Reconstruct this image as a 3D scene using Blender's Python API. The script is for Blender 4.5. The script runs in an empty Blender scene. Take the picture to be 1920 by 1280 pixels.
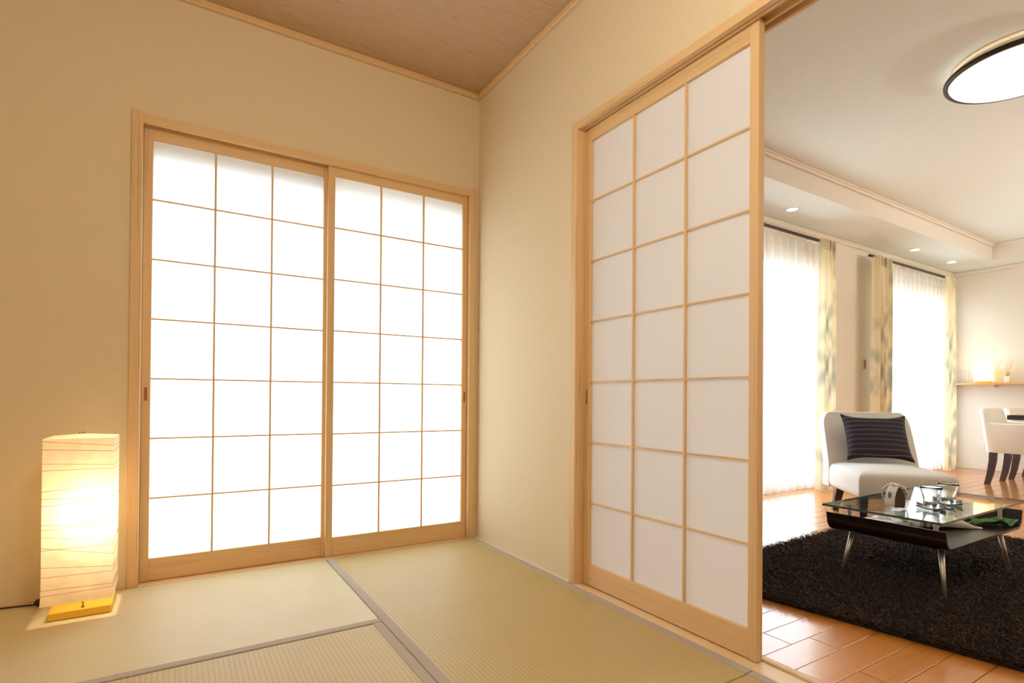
import bpy, bmesh, math, random
from math import pi, sin, cos, radians
from mathutils import Vector, Matrix
random.seed(7)
SC = bpy.context.scene
COL = SC.collection

# ------------------------------------------------------------------ camera
cam_d = bpy.data.cameras.new('camera'); cam = bpy.data.objects.new('camera', cam_d); COL.objects.link(cam)
def cam_axes(yaw, pitch, roll):
    f = Vector((sin(yaw)*cos(pitch), cos(yaw)*cos(pitch), sin(pitch)))
    r0 = Vector((cos(yaw), -sin(yaw), 0)); u0 = r0.cross(f)
    return cos(roll)*r0 + sin(roll)*u0, -sin(roll)*r0 + cos(roll)*u0, f
R_, U_, F_ = cam_axes(0.5553, 0.0068, 0.0075)
m = Matrix((R_, U_, -F_)).transposed().to_4x4(); m.translation = (-1.4637, -2.7389, 0.7948)
cam.matrix_world = m
cam_d.sensor_width = 36; cam_d.lens = 36*1012.4691/1920
cam_d.shift_x = 0; cam_d.shift_y = (739.0-640)/1920
cam_d.clip_start = 0.05
SC.camera = cam

# ------------------------------------------------------------------ world, light, exposure
SKY_STRENGTH = 7.0
w = bpy.data.worlds.new('sky'); SC.world = w; w.use_nodes = True
w.node_tree.nodes['Background'].inputs[0].default_value = (0.86, 1.0, 1.12, 1)
w.node_tree.nodes['Background'].inputs[1].default_value = SKY_STRENGTH
SC.view_settings.view_transform = 'Standard'; SC.view_settings.look = 'None'
SC.view_settings.gamma = 1; SC.view_settings.use_curve_mapping = False
SC.view_settings.exposure = 0.0
cy = SC.cycles
cy.use_denoising = True; cy.max_bounces = 10; cy.diffuse_bounces = 6; cy.glossy_bounces = 5
cy.transmission_bounces = 8; cy.transparent_max_bounces = 12; cy.sample_clamp_indirect = 6
cy.caustics_reflective = False; cy.caustics_refractive = False

def area(name, loc, size, energy, color, rot=(0,0,0), size_y=None, shape=None):
    l = bpy.data.lights.new(name, 'AREA'); l.energy = energy; l.color = color; l.size = size
    if size_y: l.shape = 'RECTANGLE'; l.size_y = size_y
    if shape: l.shape = shape
    o = bpy.data.objects.new(name, l); COL.objects.link(o); o.location = loc; o.rotation_euler = rot
    return o
def portal(name, x0, x1, z0, z1, y):
    o = area(name, ((x0+x1)/2, y, (z0+z1)/2), x1-x0, 1, (1,1,1), (radians(-90),0,0), z1-z0)
    o.data.cycles.is_portal = True
    return o
portal('daylight_shoji', -1.63, -0.03, 0.0, 1.97, 0.40)
portal('daylight_window', 1.72, 3.70, 0.0, 2.09, 0.135)
portal('daylight_window', 4.62, 6.32, 0.0, 2.09, 0.135)
# unseen tatami room lamp, hung low for even walls; then added living room fills
pd = bpy.data.lights.new('tatami_pendant_lamp', 'POINT'); pd.energy = 43; pd.color = (1.0, 0.94, 0.79); pd.shadow_soft_size = .18
pdo = bpy.data.objects.new('tatami_pendant_lamp', pd); COL.objects.link(pdo); pdo.location = (-1.15, -2.30, 1.98)
area('dining_fill_light', (4.9, -2.9, 2.45), 0.5, 8, (1.0, 0.98, 0.93), shape='DISK')  # added fill light over the unseen dining side, no lamp known there
area('living_fill_up', (4.6, -3.5, 1.70), 0.4, 125, (0.94, 1.0, 0.97), (radians(180),0,0), shape='DISK')  # added upward fill that brightens the living room ceiling

# ------------------------------------------------------------------ materials
def srgb(c):
    c = [v/255 for v in c]
    return tuple((v/12.92 if v <= .04045 else ((v+.055)/1.055)**2.4) for v in c) + (1,)
def mat(name):
    mt = bpy.data.materials.new(name); mt.use_nodes = True
    nt = mt.node_tree; b = nt.nodes['Principled BSDF']
    return mt, nt, b
def N(nt, t, **kw):
    n = nt.nodes.new(t)
    for k, v in kw.items():
        if k in n.inputs: n.inputs[k].default_value = v
        else: setattr(n, k, v)
    return n
def L(nt, a, b): nt.links.new(a, b)
def coords(nt, scale=(1,1,1), kind='Object'):
    tc = N(nt, 'ShaderNodeTexCoord'); mp = N(nt, 'ShaderNodeMapping'); mp.inputs['Scale'].default_value = scale
    L(nt, tc.outputs[kind], mp.inputs['Vector']); return mp.outputs['Vector']
def ramp(nt, fac, stops):
    r = N(nt, 'ShaderNodeValToRGB'); e = r.color_ramp.elements
    e[0].position, e[0].color = stops[0]; e[1].position, e[1].color = stops[-1]
    for p, c in stops[1:-1]:
        k = e.new(p); k.color = c
    L(nt, fac, r.inputs['Fac']); return r.outputs['Color']
def bump(nt, b, h, strength, dist):
    n = N(nt, 'ShaderNodeBump'); n.inputs['Strength'].default_value = strength; n.inputs['Distance'].default_value = dist
    L(nt, h, n.inputs['Height']); L(nt, n.outputs['Normal'], b.inputs['Normal'])
def plain(name, col, rough=.5, metal=0, spec=.5, var=.0, nscale=60, bumps=0):
    mt, nt, b = mat(name)
    b.inputs['Roughness'].default_value = rough; b.inputs['Metallic'].default_value = metal
    b.inputs['Specular IOR Level'].default_value = spec
    c = srgb(col)
    no = N(nt, 'ShaderNodeTexNoise', Scale=nscale, Detail=4.0); L(nt, coords(nt), no.inputs['Vector'])
    lo = tuple(v*(1-var) for v in c[:3])+(1,); hi = tuple(min(1, v*(1+var)) for v in c[:3])+(1,)
    L(nt, ramp(nt, no.outputs['Fac'], [(.3, lo), (.7, hi)]), b.inputs['Base Color'])
    if bumps: bump(nt, b, no.outputs['Fac'], bumps, .002)
    return mt
def wood(name, axis, col, dark=.82, rough=.45, ring=22, spec=.35, coat=0, short=.9):
    """grain runs along one axis (0 x, 1 y, 2 z)"""
    mt, nt, b = mat(name); c = srgb(col)
    s = [ring]*3; s[axis] = short
    v = coords(nt, s)
    oi = N(nt, 'ShaderNodeObjectInfo'); ad = N(nt, 'ShaderNodeVectorMath', operation='ADD')
    mu = N(nt, 'ShaderNodeVectorMath', operation='SCALE'); mu.inputs['Scale'].default_value = 37
    cb = N(nt, 'ShaderNodeCombineXYZ')
    for k in 'XYZ': L(nt, oi.outputs['Random'], cb.inputs[k])
    L(nt, cb.outputs[0], mu.inputs[0]); L(nt, v, ad.inputs[0]); L(nt, mu.outputs[0], ad.inputs[1])
    n1 = N(nt, 'ShaderNodeTexNoise', Scale=1.6, Detail=5.0, Roughness=.6, Distortion=.4); L(nt, ad.outputs[0], n1.inputs['Vector'])
    n2 = N(nt, 'ShaderNodeTexNoise', Scale=9.0, Detail=3.0); L(nt, ad.outputs[0], n2.inputs['Vector'])
    mx = N(nt, 'ShaderNodeMath', operation='MULTIPLY_ADD'); mx.inputs[1].default_value = .35
    L(nt, n2.outputs['Fac'], mx.inputs[0]); L(nt, n1.outputs['Fac'], mx.inputs[2])
    lo = tuple(x*y for x, y in zip(c[:3], (dark, dark*.95, dark*.86)))+(1,); hi = tuple(min(1, x*1.06) for x in c[:3])+(1,)
    L(nt, ramp(nt, mx.outputs[0], [(.45, lo), (.62, c), (.9, hi)]), b.inputs['Base Color'])
    b.inputs['Roughness'].default_value = rough; b.inputs['Specular IOR Level'].default_value = spec
    if coat: b.inputs['Coat Weight'].default_value = coat; b.inputs['Coat Roughness'].default_value = .12
    bump(nt, b, mx.outputs[0], .08, .001)
    return mt
def wallpaper(name, col, var=.012):
    mt, nt, b = mat(name); c = srgb(col); v = coords(nt)
    n = N(nt, 'ShaderNodeTexNoise', Scale=220.0, Detail=3.0); L(nt, v, n.inputs['Vector'])
    n2 = N(nt, 'ShaderNodeTexNoise', Scale=45.0, Detail=3.0); L(nt, v, n2.inputs['Vector'])
    lo = tuple(x*(1-var) for x in c[:3])+(1,); hi = tuple(min(1, x*(1+var)) for x in c[:3])+(1,)
    L(nt, ramp(nt, n2.outputs['Fac'], [(.3, lo), (.7, hi)]), b.inputs['Base Color'])
    b.inputs['Roughness'].default_value = .9; b.inputs['Specular IOR Level'].default_value = .15
    bump(nt, b, n.outputs['Fac'], .10, .0010); return mt
def tatami(name, axis, col):
    """ribs run along axis, 15 mm pitch, with fine rush strands across them"""
    mt, nt, b = mat(name); c = srgb(col); v = coords(nt)
    sp = N(nt, 'ShaderNodeSeparateXYZ'); L(nt, v, sp.inputs[0])
    across, along = ('Y', 'X') if axis == 0 else ('X', 'Y')
    def wave(src, k):
        a = N(nt, 'ShaderNodeMath', operation='MULTIPLY'); a.inputs[1].default_value = 2*pi*k; L(nt, src, a.inputs[0])
        s = N(nt, 'ShaderNodeMath', operation='SINE'); L(nt, a.outputs[0], s.inputs[0])
        h = N(nt, 'ShaderNodeMath', operation='MULTIPLY_ADD'); h.inputs[1].default_value = .5; h.inputs[2].default_value = .5
        L(nt, s.outputs[0], h.inputs[0]); return h.outputs[0]
    rib = wave(sp.outputs[across], 1/.0138)
    pw = N(nt, 'ShaderNodeMath', operation='POWER'); pw.inputs[1].default_value = .45; L(nt, rib, pw.inputs[0])
    sc = [420, 420, 1]; sc[0 if axis == 0 else 1] = 190; sc[1 if axis == 0 else 0] = 75
    mp = N(nt, 'ShaderNodeMapping'); mp.inputs['Scale'].default_value = sc; L(nt, v, mp.inputs['Vector'])
    n = N(nt, 'ShaderNodeTexNoise', Scale=1.0, Detail=2.0); L(nt, mp.outputs[0], n.inputs['Vector'])
    n2 = N(nt, 'ShaderNodeTexNoise', Scale=5.0, Detail=3.0); L(nt, v, n2.inputs['Vector'])
    lo = tuple(x*.70 for x in c[:3])+(1,); hi = tuple(min(1, x*1.12) for x in c[:3])+(1,)
    sm = N(nt, 'ShaderNodeMath', operation='MULTIPLY_ADD'); sm.inputs[1].default_value = .55; L(nt, n.outputs['Fac'], sm.inputs[0])
    s2 = N(nt, 'ShaderNodeMath', operation='MULTIPLY'); s2.inputs[1].default_value = .5; L(nt, pw.outputs[0], s2.inputs[0])
    L(nt, s2.outputs[0], sm.inputs[2])
    s3 = N(nt, 'ShaderNodeMath', operation='MULTIPLY_ADD'); s3.inputs[1].default_value = .25; L(nt, n2.outputs['Fac'], s3.inputs[0]); L(nt, sm.outputs[0], s3.inputs[2])
    L(nt, ramp(nt, s3.outputs[0], [(.2, lo), (.62, c), (1.0, hi)]), b.inputs['Base Color'])
    b.inputs['Roughness'].default_value = .5; b.inputs['Specular IOR Level'].default_value = .45
    bump(nt, b, sm.outputs[0], .35, .0016); return mt
def translucent(name, col, trans=.5, clear=0.0, tex=0.06, nscale=30):
    mt, nt, b = mat(name); nt.nodes.remove(b); out = nt.nodes['Material Output']; c = srgb(col)
    n = N(nt, 'ShaderNodeTexNoise', Scale=float(nscale), Detail=5.0); L(nt, coords(nt), n.inputs['Vector'])
    lo = tuple(x*(1-tex) for x in c[:3])+(1,)
    cc = ramp(nt, n.outputs['Fac'], [(.35, lo), (.65, c)])
    d = N(nt, 'ShaderNodeBsdfDiffuse'); t = N(nt, 'ShaderNodeBsdfTranslucent')
    L(nt, cc, d.inputs['Color']); L(nt, cc, t.inputs['Color'])
    m1 = N(nt, 'ShaderNodeMixShader'); m1.inputs[0].default_value = trans
    L(nt, d.outputs[0], m1.inputs[1]); L(nt, t.outputs[0], m1.inputs[2]); sh = m1.outputs[0]
    if clear:
        tr = N(nt, 'ShaderNodeBsdfTransparent'); m2 = N(nt, 'ShaderNodeMixShader'); m2.inputs[0].default_value = clear
        L(nt, sh, m2.inputs[1]); L(nt, tr.outputs[0], m2.inputs[2]); sh = m2.outputs[0]
    L(nt, sh, out.inputs['Surface']); return mt
def thin_glass(name, tint=(1,1,1,1), ior=1.5):
    mt, nt, b = mat(name); nt.nodes.remove(b); out = nt.nodes['Material Output']
    g = N(nt, 'ShaderNodeBsdfGlossy'); g.inputs['Roughness'].default_value = .0
    t = N(nt, 'ShaderNodeBsdfTransparent'); t.inputs['Color'].default_value = tint
    f = N(nt, 'ShaderNodeFresnel'); ge = N(nt, 'ShaderNodeNewGeometry')
    io = N(nt, 'ShaderNodeMapRange'); io.inputs['To Min'].default_value = ior; io.inputs['To Max'].default_value = 1/ior
    L(nt, ge.outputs['Backfacing'], io.inputs['Value']); L(nt, io.outputs[0], f.inputs['IOR'])     # no total reflection where the ray leaves the sheet
    mx = N(nt, 'ShaderNodeMixShader'); L(nt, f.outputs[0], mx.inputs[0]); L(nt, t.outputs[0], mx.inputs[1]); L(nt, g.outputs[0], mx.inputs[2])
    L(nt, mx.outputs[0], out.inputs['Surface']); return mt
def real_glass(name, col=(1,1,1,1)):
    mt, nt, b = mat(name); b.inputs['Base Color'].default_value = col; b.inputs['Roughness'].default_value = 0.0
    b.inputs['Transmission Weight'].default_value = 1.0; b.inputs['IOR'].default_value = 1.48; return mt
def glow(name, col, strength):
    mt, nt, b = mat(name); b.inputs['Base Color'].default_value = (.8,.8,.8,1)
    b.inputs['Emission Color'].default_value = srgb(col); b.inputs['Emission Strength'].default_value = strength; return mt
def fabric(name, col, scale=300, var=.12, rough=.95, bumps=.3):
    mt, nt, b = mat(name); c = srgb(col); v = coords(nt)
    n = N(nt, 'ShaderNodeTexNoise', Scale=float(scale), Detail=2.0); L(nt, v, n.inputs['Vector'])
    lo = tuple(x*(1-var) for x in c[:3])+(1,); hi = tuple(min(1, x*(1+var)) for x in c[:3])+(1,)
    L(nt, ramp(nt, n.outputs['Fac'], [(.3, lo), (.7, hi)]), b.inputs['Base Color'])
    b.inputs['Roughness'].default_value = rough; b.inputs['Specular IOR Level'].default_value = .2
    b.inputs['Sheen Weight'].default_value = .15
    bump(nt, b, n.outputs['Fac'], bumps, .001); return mt

HINOKI = (220, 186, 140)
WZ = wood('pale_wood_vertical', 2, HINOKI); WX = wood('pale_wood_lengthwise', 0, HINOKI); WY = wood('pale_wood_crosswise', 1, HINOKI)
WYL = wood('pale_wood_sill', 1, (228, 200, 154))
M_WALL = wallpaper('beige_wallpaper', (222, 206, 174))
M_WALL_L = wallpaper('cream_wallpaper', (230, 222, 210))
M_CEIL_L = wallpaper('white_ceiling_paper', (231, 235, 229), .012)
M_CEIL = wood('brown_ceiling_board', 0, (190, 160, 130), dark=.76, rough=.6, ring=90, short=7)
M_TAT_X = tatami('tatami_rush_window_sheen', 0, (206, 192, 152)); M_TAT_Y = tatami('tatami_rush_crosswise', 1, (186, 164, 110))  # lengthwise rush painted paler: the window sheen is put into its colour
M_BORDER = fabric('grey_brown_tatami_border', (176, 165, 150), 500, .22)
M_PAPER = translucent('shoji_paper', (242, 243, 245), .52, 0, .012, 70)
M_STRAW = plain('subfloor', (120, 100, 70), .9)
M_PLANK = wood('orange_wood_plank', 0, (204, 132, 58), dark=.86, rough=.25, ring=14, spec=.5, coat=.6)
M_LGLASS = thin_glass('window_pane')
M_WFRAME = plain('white_window_frame', (235, 232, 226), .4)
M_SHEER = translucent('sheer_voile', (252, 250, 246), .6, .58, .03, 8)
M_BLACKMETAL = plain('dark_bronze', (62, 48, 36), .4, .6)
M_WHITE = plain('white_plastic', (236, 230, 220), .35)
M_BASE = plain('painted_baseboard', (232, 222, 206), .6)
M_DARKWOOD = wood('dark_espresso_wood', 1, (30, 18, 14), dark=.7, rough=.3, ring=18, spec=.5)
M_DARKLEG = wood('dark_leg_wood', 2, (58, 34, 26), dark=.75, rough=.35, ring=18, spec=.5)
M_CHROME = plain('brushed_steel', (206, 198, 186), .42, .9)
M_BRASS = plain('brass', (150, 112, 60), .35, .9)
M_TGLASS = thin_glass('table_glass', (.93, .97, .95, 1), 1.5)
M_TEDGE = plain('green_glass_edge', (34, 78, 66), .12)
M_CUP = real_glass('clear_glass'); M_CUP.node_tree.nodes['Principled BSDF'].inputs['IOR'].default_value = 1.22
M_TUMBLER = thin_glass('thin_tumbler_glass', (1, 1, 1, 1), 1.4)
M_SEAT = fabric('light_grey_linen', (212, 206, 198), 260, .06)
M_CREAM = fabric('cream_leatherette', (234, 226, 212), 400, .02, .5, .05)
M_DRAPE = None

# ------------------------------------------------------------------ mesh helpers
def B(): return bmesh.new()
def box(bm, x0, x1, y0, y1, z0, z1, bev=0, seg=2):
    r = bmesh.ops.create_cube(bm, size=1)['verts']
    for v in r: v.co = Vector(((x0+x1)/2+v.co.x*(x1-x0), (y0+y1)/2+v.co.y*(y1-y0), (z0+z1)/2+v.co.z*(z1-z0)))
    if bev:
        es = list({e for v in r for e in v.link_edges})
        bmesh.ops.bevel(bm, geom=es, offset=bev, segments=seg, affect='EDGES', profile=.5)
    return bm
def tube(bm, pts, rad, n=10, cap=True):
    pts = [Vector(p) for p in pts]; rings = []
    rad = rad if isinstance(rad, (list, tuple)) else [rad]*len(pts)
    for i, p in enumerate(pts):
        d = (pts[min(i+1, len(pts)-1)]-pts[max(i-1, 0)]).normalized()
        a = d.cross(Vector((0,0,1)) if abs(d.z) < .9 else Vector((1,0,0))).normalized(); b = d.cross(a)
        rings.append([bm.verts.new(p+rad[i]*(cos(2*pi*k/n)*a+sin(2*pi*k/n)*b)) for k in range(n)])
    for r0, r1 in zip(rings, rings[1:]):
        for k in range(n): bm.faces.new((r0[k], r0[(k+1)%n], r1[(k+1)%n], r1[k]))
    if cap: bm.faces.new(rings[0][::-1]); bm.faces.new(rings[-1])
    return bm
def lathe(bm, prof, n=32, c=(0,0,0), close=False):
    rings = []
    for r, z in prof:
        if r < 1e-6: rings.append([bm.verts.new((c[0], c[1], c[2]+z))])
        else: rings.append([bm.verts.new((c[0]+r*cos(2*pi*k/n), c[1]+r*sin(2*pi*k/n), c[2]+z)) for k in range(n)])
    pr = list(zip(rings, rings[1:])) + ([(rings[-1], rings[0])] if close else [])
    for a, b in pr:
        for k in range(n):
            if len(a) == 1 and len(b) == 1: continue
            if len(a) == 1: bm.faces.new((a[0], b[(k+1)%n], b[k]))
            elif len(b) == 1: bm.faces.new((a[k], a[(k+1)%n], b[0]))
            else: bm.faces.new((a[k], a[(k+1)%n], b[(k+1)%n], b[k]))
    return bm
def grid(bm, nu, nv, f):
    vs = [[bm.verts.new(f(i/nu, j/nv)) for j in range(nv+1)] for i in range(nu+1)]
    for i in range(nu):
        for j in range(nv): bm.faces.new((vs[i][j], vs[i+1][j], vs[i+1][j+1], vs[i][j+1]))
    return vs
def loft(bm, rings, cap=True):
    R = [[bm.verts.new(p) for p in r] for r in rings]; n = len(R[0])
    for a, b in zip(R, R[1:]):
        for k in range(n): bm.faces.new((a[k], a[(k+1)%n], b[(k+1)%n], b[k]))
    if cap: bm.faces.new(R[0][::-1]); bm.faces.new(R[-1])
    return bm

ORIG = {}
def world_loc(o):
    p = Vector((0,0,0))
    while o: p += o.location; o = o.parent
    return p
def obj(name, bm, material, parent=None, smooth=False, local=False, subsurf=0, solid=0, label=None, kind=None, bevel=0):
    """one mesh object; vertices given in world coordinates unless local"""
    bmesh.ops.recalc_face_normals(bm, faces=bm.faces)
    if parent is not None and not local:
        bmesh.ops.translate(bm, verts=bm.verts, vec=-world_loc(parent))
    me = bpy.data.meshes.new(name); bm.to_mesh(me); bm.free()
    for mm in (material if isinstance(material, (list, tuple)) else [material]): me.materials.append(mm)
    if smooth:
        for p in me.polygons: p.use_smooth = True
    o = bpy.data.objects.new(name, me); COL.objects.link(o)
    if parent is not None: o.parent = parent
    if solid:
        s = o.modifiers.new('thickness', 'SOLIDIFY'); s.thickness = solid; s.offset = 0
    if bevel:
        s = o.modifiers.new('edges', 'BEVEL'); s.width = bevel; s.segments = 2; s.limit_method = 'ANGLE'
    if subsurf:
        s = o.modifiers.new('smooth', 'SUBSURF'); s.levels = subsurf; s.render_levels = subsurf
    if label: o['label'] = label
    if kind: o['kind'] = kind
    return o
def struct(name, bm, material, label, cat, **kw):
    o = obj(name, bm, material, **kw); o['kind'] = 'structure'; o['label'] = label; o['category'] = cat; return o
def tag(o, label, cat, group=None):
    o['label'] = label; o['category'] = cat
    if group: o['group'] = group
    return o
def thing(name, label, cat, loc, group=None, rz=0):
    o = bpy.data.objects.new(name, None); COL.objects.link(o); o.location = loc; o.rotation_euler = (0,0,rz)
    o.empty_display_size = .05
    return tag(o, label, cat, group)
def recopy(o, parent=None):
    c = o.copy(); COL.objects.link(c); c.parent = parent
    for ch in [k for k in bpy.data.objects if k.parent == o]: recopy(ch, c)
    return c

# ------------------------------------------------------------------ SETTING: floor, walls, ceilings
ZC, ZL, ZS = 2.53, 2.52, 2.34           # tatami ceiling, living ceiling, soffit
XL, XF, YB = -2.60, 6.50, -4.4          # left wall, far wall, wall behind the camera
fl = struct('floor', box(B(), XL-.1, XF+.1, YB-.1, .12, -.12, -.05), M_STRAW, 'floor of both rooms, orange wood planks in the living room', 'floor')
# planks of the living room: strips 0.1007 wide, joints staggered
pitch = .1007; y_first = -.0117
plank_len = .909
nrow = 28
plank_mesh = {}
def plank(x0, x1, y0, y1):
    key = (round(x1-x0, 3), round(y1-y0, 3))
    if key not in plank_mesh:
        g = .0011; bm = B(); box(bm, -(x1-x0)/2+g, (x1-x0)/2-g, -(y1-y0)/2+g, (y1-y0)/2-g, -.0125, .0125)
        top = [e for e in bm.edges if all(v.co.z > 0 for v in e.verts)]
        bmesh.ops.bevel(bm, geom=top, offset=.0012, segments=1, affect='EDGES')
        o = obj('plank', bm, M_PLANK, fl, local=True); plank_mesh[key] = o.data
    else:
        o = bpy.data.objects.new('plank', plank_mesh[key]); COL.objects.link(o); o.parent = fl
    o.location = ((x0+x1)/2, (y0+y1)/2, -.0125)
for r in range(-1, nrow):
    ya = y_first - pitch*r; yb = ya - pitch
    if r == -1: ya = -.0005; yb = y_first
    if ya - yb < .005: continue
    off = {16: .245, 17: .345}.get(r, None)
    if off is None: off = .10 + ((r*.37+.13) % 1)*plank_len
    xs = [.091]; x = off
    while x < XF:
        if x - xs[-1] > .06: xs.append(x)
        x += plank_len
    if XF - xs[-1] < .06: xs.pop()
    xs.append(XF)
    for a, b in zip(xs, xs[1:]): plank(a, b, yb, ya)
yend = y_first - pitch*nrow
rest = B(); n_rest = 0
yy = yend
while yy > YB+.05:
    y2 = max(YB, yy-pitch); x = .091 + ((n_rest*.37) % 1)*plank_len
    xs = [.091, *[x+plank_len*k for k in range(8) if x+plank_len*k < XF-.05], XF]
    for a, b in zip(xs, xs[1:]):
        if b-a > .01: box(rest, a+.001, b-.001, y2+.001, yy-.001, -.025, 0)
    yy = y2; n_rest += 1
obj('plank_field', rest, M_PLANK, fl, kind='stuff')
obj('underlay', box(B(), .091, XF, YB, -.0005, -.05, -.0255), M_STRAW, fl)

def wall_with_holes(name, u0, u1, z1, holes, y0, y1, material, label, axis='x'):
    """wall slab along x (or y) from u0 to u1 with rectangular openings (a, b, za, zb)"""
    bm = B()
    def bx(a, b, za, zb):
        if b-a > 1e-4 and zb-za > 1e-4:
            if axis == 'x': box(bm, a, b, y0, y1, za, zb)
            else: box(bm, y0, y1, a, b, za, zb)
    cur = u0
    for a, b, za, zb in sorted(holes):
        bx(cur, a, -.05, z1); bx(a, b, -.05, za); bx(a, b, zb, z1); cur = b
    bx(cur, u1, -.05, z1)
    return struct(name, bm, material, label, 'wall')
TW = (-1.595, -.058, .0, 1.942)                     # shoji window opening
W1 = (1.72, 3.70, 0.0, 2.09); W2 = (4.62, 6.32, 0.0, 2.09)
wall_with_holes('wall_back', XL-.1, .05, 2.62, [(TW[0]-.02, TW[1]+.02, -.05, TW[3]+.02)], 0, .125, M_WALL, 'beige wallpapered wall around the bright shoji window')
wall_with_holes('wall_back_living', .05, XF+.1, 2.62, [(*W1[:2], -.05, W1[3]), (*W2[:2], -.05, W2[3])], 0, .125, M_WALL_L, 'cream living room wall with two curtained windows')
DY0, DY1, DZ = -2.75, -.912, 1.957                  # sliding door opening in the partition
wp = wall_with_holes('wall_right', YB, 0, 2.62, [(DY0-.02, DY1+.02, -.05, DZ+.02)], 0, .055, M_WALL, 'beige partition wall between tatami room and living room', axis='y')
wall_with_holes('wall_right_living', YB, 0, 2.62, [(DY0-.02, DY1+.02, -.05, DZ+.02)], .055, .10, M_WALL_L, 'living room face of the partition wall', axis='y')
struct('wall_left', box(B(), XL-.1, XL, YB, 0, -.05, 2.62), M_WALL, 'beige side wall of the tatami room, left of the frame', 'wall')
struct('wall_front', box(B(), XL-.1, .05, YB-.1, YB, -.05, 2.62), M_WALL, 'beige wall of the tatami room behind the camera', 'wall')
struct('wall_front_living', box(B(), .05, XF+.1, YB-.1, YB, -.05, 2.62), M_WALL_L, 'cream living room wall opposite the windows', 'wall')
struct('wall_far', box(B(), XF, XF+.1, YB, 0, -.05, 2.62), M_WALL_L, 'cream end wall of the dining corner with the narrow shelf', 'wall')
struct('ceiling', box(B(), XL-.1, .055, YB-.1, .12, ZC, ZC+.09), M_CEIL, 'brown wood-grain ceiling of the tatami room', 'ceiling')
struct('ceiling_living', box(B(), .055, XF+.1, YB-.1, .12, ZL, ZL+.1), M_CEIL_L, 'pale ceiling of the living room', 'ceiling')
SY, SX = -.49, 6.11
DL = [(2.755, -.222), (4.93, -.222), (5.83, -.222)]
_so = struct('ceiling_soffit', box(box(B(), .10, XF, SY, 0, ZS, ZL), SX, XF, YB, SY, ZS, ZL), [M_CEIL_L, M_WALL_L], 'lowered ceiling band above the windows with small downlights', 'ceiling')
for p in _so.data.polygons:
    if abs(p.normal.z) < .5: p.material_index = 1
bm = B(); box(bm, .10, SX-.0, SY-.018, SY, ZL-.035, ZL, .006, 1); box(bm, .10, SX, SY-.03, SY, ZL-.014, ZL, .004, 1)
box(bm, SX-.018, SX, YB, SY-.018, ZL-.035, ZL, .006, 1)
struct('trim_1', bm, M_BASE, 'slim crown moulding along the top of the lowered ceiling band', 'trim')
bm = B(); box(bm, .10, XF, -.022, 0, ZS-.045, ZS, .008, 1); box(bm, XF-.022, XF, YB, -.022, ZS-.045, ZS, .008, 1)
struct('trim_2', bm, M_BASE, 'cornice between living room walls and lowered ceiling', 'trim')
bm = B(); box(bm, XL, -.022, -.022, 0, 2.500, ZC, .003, 1); box(bm, -.022, 0, YB, 0, 2.500, ZC, .003, 1); box(bm, XL, XL+.022, YB, -.022, 2.5, ZC, .003, 1)
struct('trim_3', bm, WX, 'thin wooden strip around the edge of the brown ceiling', 'trim')
bm = B(); box(bm, W1[1]+.02, W2[0]-.02, -.012, 0, 0, .06, .003, 1); box(bm, W2[1]+.02, XF, -.012, 0, 0, .06, .003, 1)
struct('baseboard_back', bm, M_BASE, 'cream baseboard under the living room windows wall', 'baseboard')
struct('baseboard_far', box(box(B(), XF-.010, XF, YB, -.012, 0, .065, .003, 1), XF-.014, XF, YB, -.012, 0, .03, .003, 1), M_BASE, 'cream baseboard along the dining corner end wall', 'baseboard')
bm = B(); box(bm, XL, TW[0]-.042, -.020, 0, -.05, .002); 
struct('trim_13', box(B(), -.0175, 0, DY1+.037, 0, -.05, .001), M_WALL, 'narrow filler strip along the foot of the partition wall', 'trim')
struct('trim_4', bm, WX, 'thin wooden strip where the tatami meets the walls', 'trim')
struct('terrace', box(B(), XL-12, XF+12, .13, 30, -.35, -.30), plain('concrete', (206, 202, 194), .9, var=.06), 'pale terrace outside the windows', 'terrace')
struct('eaves_and_shade_box', box(box(B(), XL-3, XF+3, .125, .85, 2.75, 2.85), -1.75, .10, .125, .45, 1.825, 2.16), plain('eaves_board', (170, 150, 128), .8), 'roof eaves above the windows outside, and an unseen box added to shade the shoji top', 'roof')  # lower box is added out of view to shade the top of the shoji paper

# ------------------------------------------------------------------ frames of the shoji window and of the sliding door
bm = B()
box(bm, TW[0]-.040, TW[0], -.010, .105, -.05, 1.984, .0025, 1)                       # left jamb
struct('trim_5', bm, WZ, 'left wooden jamb of the shoji window', 'trim')
struct('trim_6', box(B(), TW[1], TW[1]+.040, -.010, .105, -.05, 1.984, .0025, 1), WZ, 'right wooden jamb of the shoji window by the room corner', 'trim')
bm = B()
for y0, y1, z0 in ((-.006, .016, 1.941), (.049, .051, 1.941), (.0525, .054, 1.941), (.084, .104, 1.941)): box(bm, TW[0], TW[1], y0, y1, z0, 1.976)
box(bm, TW[0], TW[1], .016, .084, 1.956, 1.976)
struct('trim_7', bm, WX, 'grooved wooden head rail above the shoji window', 'trim')
bm = B()
for y0, y1, z1 in ((-.021, .014, .0), (.016, .0500, -.004), (.0515, .0825, -.004), (.084, .105, .0)): box(bm, TW[0]-.0, TW[1], y0, y1, -.05, z1)
struct('trim_8', bm, WX, 'wooden threshold under the shoji window', 'trim')
bm = B()
box(bm, -.012, .108, DY1, DY1+.037, -.05, 1.988, .0025, 1)
struct('trim_9', bm, WZ, 'left wooden jamb of the sliding door opening', 'trim')
struct('trim_10', box(B(), -.012, .108, DY0-.037, DY0, -.05, 1.988, .0025, 1), WZ, 'wooden jamb at the near end of the sliding door opening', 'trim')
bm = B()
for x0, x1 in ((-.008, .012), (.017, .030), (.067, .072), (.099, .110)): box(bm, x0, x1, DY0, DY1, DZ-.002, 1.986)
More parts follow.
